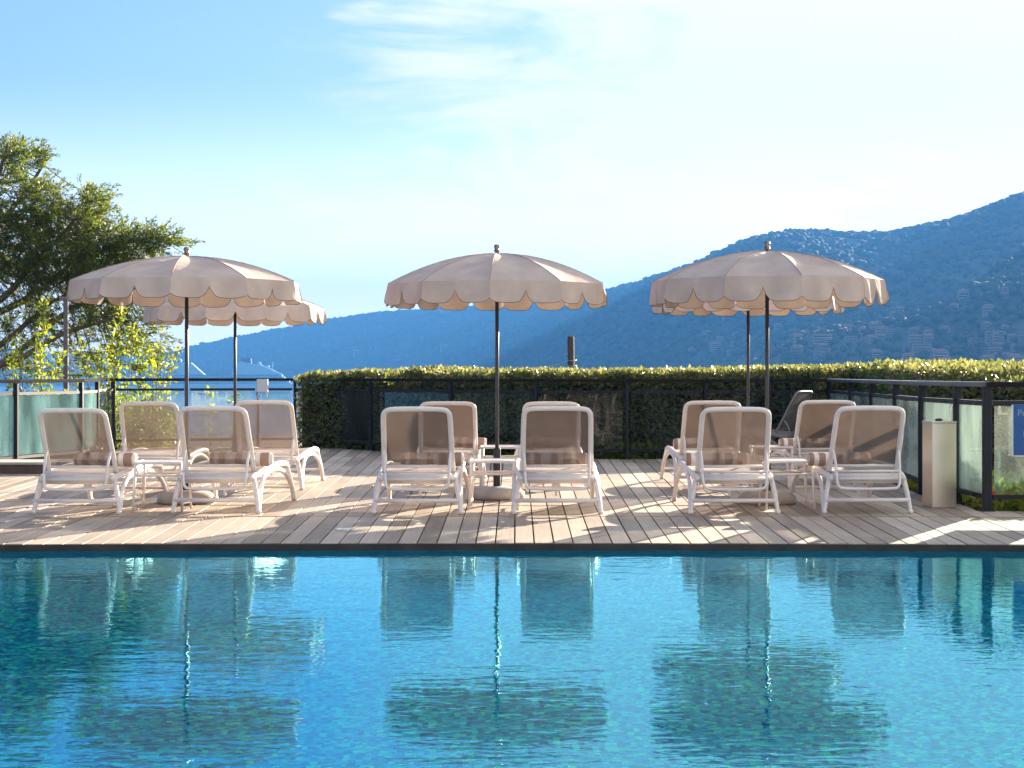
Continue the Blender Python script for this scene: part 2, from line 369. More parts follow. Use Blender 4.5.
# ------------------------------------------------------------------ pool
WZ=-.048
wt=MB(); arc=[rad(-.155+.31*i/60,CR-.019) for i in range(61)]
poly=[(x,y,WZ) for x,y in arc]+[(9.6,1.2,WZ),(-9.6,1.2,WZ)]
wt.add(poly[::-1],[tuple(range(len(poly)))])
def watermat():
    m=bpy.data.materials.new('pool_water'); m.use_nodes=True; nt=m.node_tree; b=nt.nodes['Principled BSDF']
    gl=nt.nodes.new('ShaderNodeBsdfGlossy'); gl.inputs['Color'].default_value=(.36,.90,1,1); gl.inputs['Roughness'].default_value=0
    rf=nt.nodes.new('ShaderNodeBsdfRefraction'); rf.inputs['Color'].default_value=(.35,.98,1,1); rf.inputs['IOR'].default_value=1.333; rf.inputs['Roughness'].default_value=0
    fr=nt.nodes.new('ShaderNodeFresnel'); fr.inputs[0].default_value=1.62
    ms=nt.nodes.new('ShaderNodeMixShader'); nt.links.new(fr.outputs[0],ms.inputs[0]); nt.links.new(rf.outputs[0],ms.inputs[1]); nt.links.new(gl.outputs[0],ms.inputs[2])
    nt.links.new(ms.outputs[0],nt.nodes['Material Output'].inputs['Surface'])
    tc=nt.nodes.new('ShaderNodeTexCoord')
    def layer(scale,vec,det,w,rot=0):
        mp=nt.nodes.new('ShaderNodeMapping'); mp.inputs['Scale'].default_value=vec; mp.inputs['Rotation'].default_value=(0,0,R(rot))
        nt.links.new(tc.outputs['Object'],mp.inputs[0])
        n=nt.nodes.new('ShaderNodeTexNoise'); n.inputs['Scale'].default_value=scale; n.inputs['Detail'].default_value=det; n.inputs['Distortion'].default_value=.4
        nt.links.new(mp.outputs[0],n.inputs['Vector'])
        k=nt.nodes.new('ShaderNodeMath'); k.operation='MULTIPLY'; k.inputs[1].default_value=w; nt.links.new(n.outputs['Fac'],k.inputs[0]); return k.outputs[0]
    a=layer(1.0,(4.0,7.0,1),2,.45,14); c=layer(1.0,(11,17,1),2,.23,-16); e=layer(1.0,(1.0,1.6,1),1,.5,30)
    s1=nt.nodes.new('ShaderNodeMath'); nt.links.new(a,s1.inputs[0]); nt.links.new(c,s1.inputs[1])
    s2=nt.nodes.new('ShaderNodeMath'); nt.links.new(s1.outputs[0],s2.inputs[0]); nt.links.new(e,s2.inputs[1])
    bp=nt.nodes.new('ShaderNodeBump'); bp.inputs['Strength'].default_value=1; bp.inputs['Distance'].default_value=.0032
    nt.links.new(s2.outputs[0],bp.inputs['Height'])
    for q in (gl,rf,fr): nt.links.new(bp.outputs[0],q.inputs['Normal'])
    nt.nodes.remove(b)
    return m
M['water']=watermat()
tag(wt.build('pool_water',M['water']),kind='structure',label='rippled blue pool water')
def mosaic():
    m=bpy.data.materials.new('mosaic_sparkle'); m.use_nodes=True; nt=m.node_tree; b=nt.nodes['Principled BSDF']
    tc=nt.nodes.new('ShaderNodeTexCoord'); v=nt.nodes.new('ShaderNodeTexVoronoi'); v.distance='CHEBYCHEV'; v.inputs['Randomness'].default_value=.0; v.inputs['Scale'].default_value=40
    nt.links.new(tc.outputs['Object'],v.inputs['Vector'])
    r=nt.nodes.new('ShaderNodeValToRGB'); el=r.color_ramp.elements; r.color_ramp.interpolation='CONSTANT'
    st=[(0,(.0,.20,.44)),(.3,(.0,.38,.62)),(.55,(.0,.60,.78)),(.78,(.02,.86,.74)),(.91,(.30,1.0,.62))]  # mosaic tones; the palest green ones stand in for caustic sparkle
    while len(el)<len(st): el.new(.5)
    for q,(p,c) in zip(el,st): q.position=p; q.color=(*c,1)
    sp=nt.nodes.new('ShaderNodeSeparateColor'); nt.links.new(v.outputs['Color'],sp.inputs[0]); nt.links.new(sp.outputs[0],r.inputs[0])
    nt.links.new(r.outputs[0],b.inputs['Base Color']); b.inputs['Roughness'].default_value=.4
    return m
M['mosaic']=mosaic()
bs=MB(); D=-1.35
bot=[(x,y,D) for x,y in [rad(-.155+.31*i/60,CR-.016) for i in range(61)]]+[(9.6,1.2,D),(-9.6,1.2,D)]
topr=[(x,y,-.05) for x,y,_ in bot]; n=len(bot)
bs.add(bot+topr,[tuple(range(n))[::-1]]+[(i,(i+1)%n,n+(i+1)%n,n+i) for i in range(n)])
wl=MB()
for i in range(NA):
    a0=-.155+.31*i/NA; a1=-.155+.31*(i+1)/NA
    p=rad(a0,CR-.0165); q=rad(a1,CR-.0165); p2=rad(a0,CR-.030); q2=rad(a1,CR-.030)
    vs=[(x,y,z) for z in (-1.3,-.052) for (x,y) in (p,q,q2,p2)]
    wl.add(vs,[(3,2,1,0),(4,5,6,7),(0,1,5,4),(1,2,6,5),(2,3,7,6),(3,0,4,7)])
M['wall_lift']=mat('lightened_wall',(.01,.70,.90),.3,var=.3,nscale=14)  # raised colour stands in for light the far wall lacks
tag(wl.build('wall_brightener',M['wall_lift']),kind='structure',label='added bright turquoise facing that lightens the dim far pool wall')
tag(bs.build('pool_basin',M['mosaic']),kind='structure',label='turquoise mosaic pool basin with sparkle painted into its palest tiles')
# terrace on the camera's side
M['paving']=mat('stone_paving',(.42,.38,.33),.8,var=.15,nscale=3,bump=.2)
tr=MB().box(-20,20,-13,1.2,-.3,0); tr.box(-20,-9.6,1.2,13,-.3,-.001); tr.box(9.6,20,1.2,13,-.3,-.001)
tag(tr.build('terrace',M['paving']),kind='structure',label='stone paving around the pool')

# ------------------------------------------------------------------ building behind the viewer (seen in glass, steel and water)
bld=empty('hotel_building',(0,-13.2,0)); tag(bld,'cream rendered hotel wall with rows of dark windows facing the pool','building')
bw=MB().box(-16,16,-.6,0,0,8.5); bw.build('wall',M['wall'],bld)
MB().box(-16.3,16.3,-1,.35,8.5,8.8).build('cornice',M['concrete'],bld)
for fl in (0.2,3.4,6.0):
    for k in range(-6,7):
        hgt=2.3 if fl<1 else 1.6
        wo=MB(); x=k*2.4
        for (a,b_,c,d_) in ((x-.62,x+.62,fl+hgt-.02,fl+hgt+.05),(x-.62,x+.62,fl-.05,fl+.02),(x-.62,x-.55,fl+.02,fl+hgt-.02),(x+.55,x+.62,fl+.02,fl+hgt-.02)):
            wo.box(a,b_,0.003,.06,c,d_)
        fr=wo.build('window',M['plastic'],bld)
        MB().box(x-.55,x+.55,.004,.03,fl+.02,fl+hgt-.02).build('pane',M['window'],fr)

# ------------------------------------------------------------------ ground, sea, hills
gp=MB(); xs=[-4000,-900,-300,-120,-60,-30,-14,0,14,30,60,120,300,900,4000]; ys=[-400,-100,-40,-14,0,14.6,24,34,38,48,70,110]
def gz(x,y):
    z=-.35
    out=max(0,y-34)
    z-= out*.42 + max(0,abs(x)-30)*.02*(1 if y>20 else 0)
    return max(z,SEA-1.5)
vs=[(x,y,gz(x,y)-(1.3 if (abs(x)<14.1 and -14<=y<14.7) else 0)) for y in ys for x in xs]; nx=len(xs)
gp.add(vs,[(j*nx+i,j*nx+i+1,(j+1)*nx+i+1,(j+1)*nx+i) for j in range(len(ys)-1) for i in range(nx-1)])
M['grass']=mat('dry_ground',(.06,.065,.03),.95,var=.4,nscale=.4,bump=.6,bscale=3)
tag(gp.build('ground',M['grass']),kind='structure',label='garden ground falling away to the sea')
sea=MB().add([(-8000,80,SEA),(8000,80,SEA),(8000,4690,SEA),(-8000,4690,SEA)],[(0,1,2,3)])
def seamat():
    m=mat('sea_water',(.01,.10,.20),.25)
    nt=m.node_tree; b=nt.nodes['Principled BSDF']; tc=nt.nodes.new('ShaderNodeTexCoord')
    mp=nt.nodes.new('ShaderNodeMapping'); mp.inputs['Scale'].default_value=(.02,.06,1); nt.links.new(tc.outputs['Object'],mp.inputs[0])
    n=nt.nodes.new('ShaderNodeTexNoise'); n.inputs['Scale'].default_value=1; n.inputs['Detail'].default_value=6; nt.links.new(mp.outputs[0],n.inputs['Vector'])
    bp=nt.nodes.new('ShaderNodeBump'); bp.inputs['Strength'].default_value=.6; bp.inputs['Distance'].default_value=3; nt.links.new(n.outputs['Fac'],bp.inputs['Height']); nt.links.new(bp.outputs[0],b.inputs['Normal'])
    return m
tag(sea.build('sea',seamat()),kind='structure',label='calm blue sea of the bay')

SIL=[(-700,356),(-300,350),(0,346),(60,349),(120,352),(173,352),(192,346),(217,341),(232,337),(248,335),(264,331),(290,327),(324,319),(340,318),(380,312),(440,308),(500,306),(560,301),(612,289),(639,283),(659,275),(680,268),(699,261),(720,251),(738,243),(758,236),(797,230.5),(821,231),(857,233),(892,232.5),(920,226.5),(955,219.5),(975,211.5),(1022,194),(1060,187),(1100,185),(1300,190),(1700,220)]
DRT=[(-700,4600),(300,4500),(420,4200),(560,3400),(700,2600),(800,2300),(1100,2100),(1700,2000)]
DCT=[(-700,4050),(300,3950),(420,3500),(560,2300),(700,1300),(800,1050),(1100,900),(1700,850)]
sil=lambda p: float(np.interp(p,[a for a,_ in SIL],[b for _,b in SIL]))
Dr=lambda p: float(np.interp(p,[a for a,_ in DRT],[b for _,b in DRT]))
Dc=lambda p: float(np.interp(p,[a for a,_ in DCT],[b for _,b in DCT]))
def terr(px,D):
    dr,dc=Dr(px),Dc(px); zr=H+(YH-sil(px)-2.0)*dr/F; x=(px-512)*D/F
    t=(D-dc)/(dr-dc)
    nz=noise.fractal(Vector((x*.0022,D*.0022,3.1)),1.0,2.1,5)
    rg=1-abs(noise.noise(Vector((x*.0032,D*.0016,9.0))))*2
    if t<0: z=SEA-3+t*5
    elif t<=1:
        z=SEA+(zr-SEA)*(t**.85)+ (nz*60+rg*26-10)*math.sin(math.pi*min(t,1))*min(1,zr/160)
        lim=H+(YH-sil(px)-2.0)*D/F - (1-t)*D*.006
        z=min(z,lim)
    else: z=zr-(D-dr)*.35
    return x,z
hm=MB(); cols=list(np.arange(-600,1500,6)); rows=46
for j in range(rows):
    for p in cols:
        t=-.05+1.25*j/(rows-1)
        D=Dc(p)+t*(Dr(p)-Dc(p)); x,z=terr(p,D); hm.v.append((x,D,z))
nc=len(cols); hm.f=[(j*nc+i,j*nc+i+1,(j+1)*nc+i+1,(j+1)*nc+i) for j in range(rows-1) for i in range(nc-1)]
M['hill']=mat('hill_woodland',(.04,.05,.03),.95,var=.6,nscale=.012)
tag(hm.build('hills',M['hill'],smooth=True),kind='structure',label='wooded hills across the bay')
# forest on the hills: one mass of crowns
def ico():
    t=(1+5**.5)/2
    v=np.array([(-1,t,0),(1,t,0),(-1,-t,0),(1,-t,0),(0,-1,t),(0,1,t),(0,-1,-t),(0,1,-t),(t,0,-1),(t,0,1),(-t,0,-1),(-t,0,1)],float); v/=np.linalg.norm(v[0])
    f=np.array([(0,11,5),(0,5,1),(0,1,7),(0,7,10),(0,10,11),(1,5,9),(5,11,4),(11,10,2),(10,7,6),(7,1,8),(3,9,4),(3,4,2),(3,2,6),(3,6,8),(3,8,9),(4,9,5),(2,4,11),(6,2,10),(8,6,7),(9,8,1)])
    return v,f
iv,iff=ico(); VV=[];FF=[]; k=0
for i in range(17000):
    p=random.uniform(120,1090)
    t=random.uniform(.02,1.0) if i%3 else random.uniform(.95,1.03)
    D=Dc(p)+t*(Dr(p)-Dc(p)); x,z=terr(p,D)
    if z<SEA+3: continue
    r=random.uniform(3.0,6.5)*(D/2600)**.5*(1.0 if i%3 else .8)
    vv=iv*np.array([r*random.uniform(.8,1.3),r,r*random.uniform(.7,1.15)])*rng.uniform(.75,1.2,(12,1))+np.array([x,D,z+r*.35])
    VV.append(vv); FF.append(iff+12*k); k+=1
V=np.concatenate(VV); Fc=np.concatenate(FF)
me=bpy.data.meshes.new('hillside_forest'); me.vertices.add(len(V)); me.vertices.foreach_set('co',V.astype(np.float32).ravel())
me.loops.add(len(Fc)*3); me.loops.foreach_set('vertex_index',Fc.astype(np.int32).ravel()); me.polygons.add(len(Fc)); me.polygons.foreach_set('loop_start',np.arange(0,len(Fc)*3,3,dtype=np.int32)); me.update(calc_edges=True)
me.shade_smooth()
M['forest']=mat('forest_crowns',(.05,.07,.03),.95); island_ramp(M['forest'],[(0,(.028,.040,.02)),(1,(.06,.07,.036))])
me.materials.append(M['forest']); o=bpy.data.objects.new('hillside_forest',me); col.objects.link(o)
tag(o,'dark woodland covering the hills across the bay','forest',kind='stuff')
# houses
M['hwall']=mat('house_wall',(.25,.22,.19),.9,var=.05); M['hwall2']=mat('house_wall_pink',(.30,.22,.18),.9,var=.05); M['roof']=mat('house_roof',(.20,.12,.09),.9,var=.1)
def house_proto(wm,wd,dp,ht,flat=False):
    r=empty('hill_house'); MB().box(-wd/2,wd/2,-dp/2,dp/2,-6,ht).build('wall',wm,r)
    if flat: MB().box(-wd/2-.4,wd/2+.4,-dp/2-.4,dp/2+.4,ht,ht+.8).build('roof',M['roof'],r)
    else: MB().add([(-wd/2-.6,-dp/2-.6,ht),(wd/2+.6,-dp/2-.6,ht),(wd/2+.6,dp/2+.6,ht),(-wd/2-.6,dp/2+.6,ht),(-wd/4,0,ht+2.6),(wd/4,0,ht+2.6)],[(0,1,5,4),(1,2,5),(2,3,4,5),(3,0,4),(3,2,1,0)]).build('roof',M['roof'],r)
    for z in np.arange(1.2,ht-1.2,3.1):
        wn=MB()
        wn.box(-wd/2+1.4,wd/2-1.4,-dp/2-.05,-dp/2-.004,z,z+1.3)
        wn.build('window_row',M['window'],r)
    return r
protos=[house_proto(M['hwall'],14,10,8),house_proto(M['hwall2'],17,11,11),house_proto(M['hwall'],24,12,14,True),house_proto(M['hwall2'],11,9,6)]
spots=[]
for (cx_,cy_,rx,ry,n_) in ((905,350,45,16,20),(1000,355,26,14,12),(840,335,50,22,14),(780,330,60,25,10),(950,310,60,22,9),(700,345,40,12,5),(360,355,45,10,8),(470,345,50,12,5),(560,350,40,10,5),(820,352,30,8,7)):
    for _ in range(n_): spots.append((cx_+random.uniform(-rx,rx),cy_+random.uniform(-ry,ry)))
used=[0,0,0,0]
def locate(px,y):
    dc,dr=Dc(px),Dr(px); last=None
    for i in range(160):
        D=dc+(dr-dc)*i/159; x,z=terr(px,D); yy=YH-(z-H)*F/D
        if yy<=y and z>SEA+2: return x,D,z
    return None
hl=0
for (px,y) in spots:
    q=locate(px,y)
    if not q: continue
    k=random.choice((0,0,1,3)) if y<340 else random.randrange(4)
    h_=protos[k] if not used[k] else copy_tree(protos[k]); used[k]=1
    h_.location=(q[0],q[1],q[2]); h_.rotation_euler.z=random.uniform(-.5,.5); sc_=random.uniform(.3,.6)*(1.0 if q[1]<3000 else 1.5); h_.scale=(sc_,)*3
    side='left-hand' if px<620 else 'right-hand'
    tag(h_,['small pale house with hipped roof among trees on the blue hillside','pinkish three storey house with hipped roof on the blue hillside','long pale flat-roofed block low on the blue hillside','little pinkish cottage among trees on the blue hillside'][k],'house','houses scattered over the %s hillside'%('far left' if px<620 else 'right'))
    if px<620: h_['label']=h_['label'].replace('the blue hillside','the distant left-hand slope')
for k in range(4):
    if not used[k]:
        for c in list(protos[k].children): bpy.data.objects.remove(c)
        bpy.data.objects.remove(protos[k])

# ------------------------------------------------------------------ cruise ship
ship=empty('cruise_ship',((225-512)*2500/F,2500,SEA),R(4)); ship.scale=(.765,)*3; tag(ship,'large cruise ship with dark funnel crossing the bay behind the railing','ship')
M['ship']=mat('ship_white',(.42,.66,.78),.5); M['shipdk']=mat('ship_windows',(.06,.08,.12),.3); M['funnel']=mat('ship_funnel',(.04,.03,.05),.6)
def prism(mb, prof, y0,y1):
    n=len(prof); vs=[(x,y0,z) for x,z in prof]+[(x,y1,z) for x,z in prof]
    mb.add(vs,[tuple(range(n)),tuple(range(2*n-1,n-1,-1))]+[(i,n+i,n+(i+1)%n,(i+1)%n) for i in range(n)]); return mb
prism(MB(),[(-130,0),(118,0),(138,16),(120,17),(-130,15)],-16,16).build('hull',M['ship'],ship)
lev=[(15,-127,120),(18.5,-127,117),(22,-127,112),(25.5,-126,108),(29,-125,104)]
m_=MB()
for z,a,b_ in lev: m_.box(a,b_,-15,15,z+.02,z+3.1)
m_.build('superstructure',M['ship'],ship)
m_=MB()
for z,a,b_ in lev: m_.box(a+3,b_-5,-15.6,15.6,z+3.12,z+3.48)
for z,a,b_ in lev: 
    for x in np.arange(a+6,b_-8,5.2): m_.box(x,x+3.2,-15.3,-15.02,z+.9,z+2.4)
m_.build('window_band',M['shipdk'],ship)
prism(MB(),[(-127,32.6),(-36,32.6),(-60,54),(-127,55)],-13,13).build('aft_block',M['ship'],ship)
prism(MB(),[(12,32.6),(104,32.6),(84,42),(66,50),(50,52),(28,57),(18,50)],-13,13).build('bridge_block',M['ship'],ship)
prism(MB(),[(28,56),(48,53),(47,62),(30,64)],-5,5).build('funnel',M['funnel'],ship)
MB().lathe([(4.5,0),(4.6,3),(3.4,6),(.01,8)],16,(-82,0,55)).build('radar_dome',M['ship'],ship,True)
dm=MB().lathe([(3.5,0),(3.7,3),(2.4,5.4),(.01,7)],16,(62,0,50)); dm.lathe([(2.5,0),(2.7,2.5),(1.7,4.4),(.01,5.5)],16,(78,0,45)); dm.build('radar_dome',M['ship'],ship,True)
MB().tube([(86,0,42),(86,0,56)],.6).tube([(83,0,50),(89,0,50)],.4).build('mast',M['ship'],ship)

# ------------------------------------------------------------------ fences
def offset_poly(pl, off):
    out=[]
    for i,p in enumerate(pl):
        a=Vector(pl[max(i-1,0)]); b=Vector(pl[min(i+1,len(pl)-1)]); t=(b-a).normalized()
        out.append((p[0]-t.y*off,p[1]+t.x*off))
    return out
def fence(name,label,fl,gm,skip_first=False,rail_r=.028,postw=.055,rm='darkrail',ends=(0,0),group='glass railings round the terrace'):
    P=pts(fl); r=empty(name,(P[0][0],P[0][1],0)); tag(r,label,'railing',group)
    ox,oy=P[0]; Q=[(x-ox,y-oy) for x,y in P]
    for i,(x,y) in enumerate(Q):
        if i==0 and skip_first: continue
        a=Q[max(i-1,0)]; b=Q[min(i+1,len(Q)-1)]; an=math.atan2(b[1]-a[1],b[0]-a[0])
        m=MB(); wv=postw/2
        m.box(x-wv*.75,x+wv*.75,y-wv,y+wv,-.12,1.0,rot=an,org=(x,y)); m.box(x-.05,x+.05,y-.05,y+.05,-.035,.012,rot=an,org=(x,y))
        m.build('post',M['fence'],r,bevel=.004)
    hr=MB(); lr=MB(); br=MB()
    for a,b in zip(Q,Q[1:]):
        hr.bar((a[0],a[1],1.024),(b[0],b[1],1.024),.085,.042)
        d=Vector((b[0]-a[0],b[1]-a[1],0)); L=d.length; d.normalize(); g0=.045
        pa=Vector((a[0],a[1],0))+d*g0; pb=Vector((b[0],b[1],0))-d*g0
        lr.bar(pa+Vector((0,0,.875)),pb+Vector((0,0,.875)),.03,.035); br.bar(pa+Vector((0,0,.115)),pb+Vector((0,0,.115)),.03,.035)
        gpn=MB().bar(pa+d*.015+Vector((0,0,.495)),pb-d*.015+Vector((0,0,.495)),.008,.71)
        gpn.build('glass_panel',gm,r)
    hr.build('handrail',M[rm],r,bevel=.006); lr.build('upper_rail',M['fence'],r); br.build('lower_rail',M['fence'],r)
    return r
fence('glass_railing','short glass railing with heavy black handrail at the left beside the grey step',fence_near_left,M['lglass'])
fence('glass_railing','black glass railing in front of the sea and ship, left of the hedge',fence_far_left,M['glass'])
fence('glass_railing','long dark glass railing in front of the clipped hedge, behind the middle loungers',fence_centre,M['tglass'],skip_first=True)
fence('glass_railing','right-hand glass railing with pale blue-grey handrail running towards the pool',fence_right,M['dglass'],skip_first=True,rm='rail',postw=.07)
fence('glass_railing','railing bay at the right edge carrying the blue notice',fence_far_right,M['glass'],skip_first=True,rm='darkrail')

# cable box on the railing
x,y=foot(263,66); cb=empty('cable_box',(x,y-.03,0)); tag(cb,'white cable box with a looped lead fixed on the railing in front of the sea','cable box')
MB().box(-.085,.085,-.07,-.01,.83,1.03).build('case',M['cable'],cb,bevel=.012)
MB().tube(smoothpts([(-.06,-.04,.83),(-.10,-.04,.6),(-.10,-.03,.2),(-.09,-.03,0)]),.008,6).tube(smoothpts([(.06,-.04,.83),(.07,-.05,.74),(.0,-.05,.68),(-.06,-.05,.75),(-.05,-.04,.83)]),.008,6).build('lead',M['cable'],cb,True)

# sign on the right bay
x,y=foot(1010,124); sg=empty('notice_sign',(x,y-.05,0)); tag(sg,'blue notice with white lettering hung on the glass at the right edge','sign')
MB().box(0,.62,-.012,0,.445,.862).build('board',M['sign_edge'],sg)
MB().box(.010,.61,-.016,-.013,.455,.866).build('face',M['sign'],sg)
def text(s,x,z,size):
    c=bpy.data.curves.new('lettering','FONT'); c.body=s; c.size=size; c.extrude=.0006; c.materials.append(M['sign_white'])
    t_=bpy.data.objects.new('lettering',c); me=bpy.data.meshes.new_from_object(t_); bpy.data.objects.remove(t_)
    o=bpy.data.objects.new('lettering',me); col.objects.link(o); o.parent=sg; o.location=(x,-.018,z); o.rotation_euler=(R(90),0,0); return o
text('Pr',.04,.77,.075); text('A',.095,.70,.07); text('I',.085,.60,.07); text('A',.09,.53,.07)

# stainless bin
x,y=fy(939,507); bn=empty('steel_column',(x+.01,y,0),R(9)); tag(bn,'tall brushed stainless steel box standing against the right railing','litter bin')
MB().box(-.105,.105,-.09,.13,.0,.70).build('body',M['steel'],bn,bevel=.004)
MB().box(-.108,.108,-.093,.133,.702,.716).build('lid',M['steel'],bn,bevel=.003)
MB().lathe([(.001,.0),(.03,.0),(.03,.014),(.018,.02),(.001,.022)],14,(0,.03,.716)).build('knob',M['black'],bn,True)

# low step at left
p=fy(10,474); q=fy(62,474)
st=empty('timber_step',((p[0]+q[0])/2,p[1]+.35,0)); tag(st,'low dark timber step with pale top at the foot of the left railing','step')
MB().box(-.9,.42,-.33,.33,-.03,.10).build('riser',M['wood_dark'],st); MB().box(-.92,.44,-.35,.35,.102,.13).build('tread',M['concrete'],st,bevel=.004)

# ------------------------------------------------------------------ lounger
def make_lounger(pl,sl,seatm):
    r=empty('sun_lounger')
    t=.0175
    rail=MB(); 
    for s in (-1,1):
        rail.tube(smoothpts([(s*.285,-.02,.275),(s*.30,.12,.30),(s*.315,.55,.335),(s*.315,1.0,.345),(s*.305,1.32,.325),(s*.30,1.36,.30)]),.021,8,flat=1.25)
    rail.tube([(-.29,0.0,.275),(.29,0.0,.275)],.016,8); rail.tube([(-.30,1.35,.315),(.30,1.35,.315)],.018,8)
    rail.box(-.272,.272,.03,.06,.235,.315)
    rail.build('seat_frame',M[pl],r,True)
    for s in (-1,1):
        m=MB().tube(smoothpts([(s*.345,-.02,.012),(s*.325,.0,.14),(s*.295,.02,.285)]),[.015,.0155,.0165,.017,.018,.0185,.019,.0195,.02,.02,.02,.02,.021][:13],8)
        m.lathe([(.001,0),(.02,0),(.022,.02),(.016,.03),(.001,.032)],10,(s*.345,-.02,0)); m.build('leg',M[pl],r,True)
        m=MB().tube(smoothpts([(s*.345,1.46,.012),(s*.335,1.42,.15),(s*.305,1.345,.31)]),.0175,8)
        m.lathe([(.001,0),(.02,0),(.022,.02),(.016,.03),(.001,.032)],10,(s*.345,1.46,0)); m.build('leg',M[pl],r,True)
        MB().tube(smoothpts([(s*.345,.0,.02),(s*.337,.09,.16),(s*.33,.24,.26),(s*.325,.5,.305),(s*.325,.85,.305),(s*.33,1.16,.25),(s*.338,1.34,.15),(s*.345,1.44,.02)]),.0175,8,flat=1.2).build('arched_brace',M[pl],r,True)
    MB().tube([(-.335,-.012,.105),(.335,-.012,.105)],.0165,8).build('crossbar',M[pl],r,True)
    MB().tube([(-.335,1.40,.12),(.335,1.40,.12)],.012,8).build('crossbar',M[pl],r,True)
    # seat sling with slight sag
    m=MB(); nx_,ny_=8,14
    for j in range(ny_+1):
        for i in range(nx_+1):
            u=i/nx_*2-1; v=j/ny_; y=.10+1.23*v
            m.v.append((u*.295,y,np.interp(y,[.1,.55,1.0,1.33],[.325,.36,.365,.335])-.02*(1-u*u)))
    m.f=[(j*(nx_+1)+i,j*(nx_+1)+i+1,(j+1)*(nx_+1)+i+1,(j+1)*(nx_+1)+i) for j in range(ny_) for i in range(nx_)]
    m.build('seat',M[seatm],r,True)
    # backrest: hinge at y=.20 z=.31, top leans towards -y
    hx,hz=.17,.295; ty,tz=-.135,.828
    B=lambda u,v,off=0: (u,hx+(ty-hx)*v+off*.88,hz+(tz-hz)*v+off*.5)
    fr=MB(); c=.065; W=.262
    loop=[B(-W-.01,0),B(-W-.008,.3),B(-W-.004,.6),B(-W,.87),B(-W+.012,.955),B(-W+.05,.995),B(-.1,1.006),B(.1,1.006),B(W-.05,.995),B(W-.012,.955),B(W,.87),B(W+.004,.6),B(W+.008,.3),B(W+.01,0)]
    fr.tube(smoothpts(loop,5),.021,8,flat=.85)
    fr.tube([B(-W,.14),B(W,.14)],.012,8)
    bk=fr.build('backrest',M[pl],r,True)
    m=MB()
    for j in range(13):
        for i in range(9):
            u=i/8*2-1; v=j/12; vv=.13+.86*v
            ww=W-.004-(.02 if v>.95 else 0)
            m.v.append(B(u*ww,vv-(.012 if abs(u)>.99 and v>.99 else 0),.018*(1-u*u)))
    m.f=[(j*9+i,j*9+i+1,(j+1)*9+i+1,(j+1)*9+i) for j in range(12) for i in range(8)]
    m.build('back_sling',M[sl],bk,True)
    # U bracket behind the back
    m=MB(); U=.250
    a=B(-U-.012,.36); 
    m.tube(smoothpts([B(-U-.012,.38),(-U-.006,-.01,.42),(-U,-.05,.27),(-U+.015,-.06,.215),(-U+.06,-.062,.20),(0,-.064,.196),(U-.06,-.062,.20),(U-.015,-.06,.215),(U,-.05,.27),(U+.006,-.01,.42),B(U+.012,.38)],5),.0115,8)
    m.tube([(-U,-.04,.335),(U,-.04,.335)],.010,8)
    m.build('support_bracket',M[pl],r,True)
    m=MB().box(-.035,.035,.28,.34,.17,.31); m.tube([(0,.31,.18),(0,.31,.12)],.012,6); m.build('adjuster',M[pl],r)
    return r
def make_towel():
    m=MB(); n=26; L=.25
    xs=[-L,-L+.006,-L+.02]+list(np.linspace(-L+.05,L-.05,9))+[L-.02,L-.006,L]
    for i,x in enumerate(xs):
        k=[.80,.93,.99][i] if i<3 else ([.80,.93,.99][len(xs)-1-i] if len(xs)-1-i<3 else 1)
        for j in range(n):
            a=2*math.pi*j/n; rr=.057*k*(1+.035*math.sin(3*a+x*9)+.02*math.sin(x*40))
            m.v.append((x,rr*math.cos(a)*1.08,rr*math.sin(a)*.96))
    for i in range(len(xs)-1):
        for j in range(n): m.f.append((i*n+j,i*n+(j+1)%n,(i+1)*n+(j+1)%n,(i+1)*n+j))
    m.f.append(tuple(range(n-1,-1,-1))); b=(len(xs)-1)*n; m.f.append(tuple(b+j for j in range(n)))
    t=empty('rolled_towel'); rl=m.build('roll',M['towel'],t,True)
    for sgn in (-1,1):
        sp=MB(); P=[]
        for q in range(46):
            a=q*.42; rr=.048*(1-q/48)
            P.append((sgn*(L+.002),rr*math.cos(a),rr*math.sin(a)))
        sp.tube(P,.0032,5)
        sp.build('spiral_edge',M['towel_edge'],t,True)
    return t
br_=(.37,.25,.185); wh_=(.82,.76,.72)
M['towel']=fabric('striped_towel',(.8,.8,.8),transl=.1,scale=300,stripes=[(0,br_),(.10,wh_),(.17,br_),(.27,wh_),(.42,br_),(.52,wh_),(.60,br_),(.72,wh_),(.80,br_),(.93,wh_)])
M['towel_edge']=mat('towel_edge',(.72,.62,.55),.9)
LL=[ # px centre, row y of the near feet, label, towel offset (m, None = none)
 (77,514,'white lounger at the far left of the front row, towel roll showing on its right',.14),
 (216,513.5,'white lounger in the front row just right of the left side table',.14),
 (417.5,514,'white lounger in the front row just left of the middle umbrella pole',.10),
 (557,514,'white lounger in the front row just right of the middle umbrella pole',0),
 (734,514,'white lounger in the front row just left of the right-hand umbrella pole',-.10),
 (867,513.5,'white lounger at the right end of the front row, nearest the steel box',-.16),
 (151,491,'white lounger in the back row seen between the two front left loungers, no towel',None),
 (266,490,'white lounger in the back row left, its arched legs against open deck, no towel',None),
 (448,487,'white back-row lounger half hidden behind the front one left of the middle pole',.12),
 (551,487,'white back-row lounger almost hidden behind the front one right of the middle pole',.0),
 (711,488,'white lounger in the back row, left one of the right-hand cluster',-.08),
 (825,488,'white lounger in the back row, second from the right, beside the grey reclining lounger',-.14)]
tl=['far left front lounger','second front lounger from the left','front lounger left of the middle pole','front lounger right of the middle pole','front lounger left of the right pole','front lounger nearest the steel box','','','back lounger left of middle pole','back lounger right of the middle pole','back lounger in the right cluster','back lounger in front of the grey recliner']
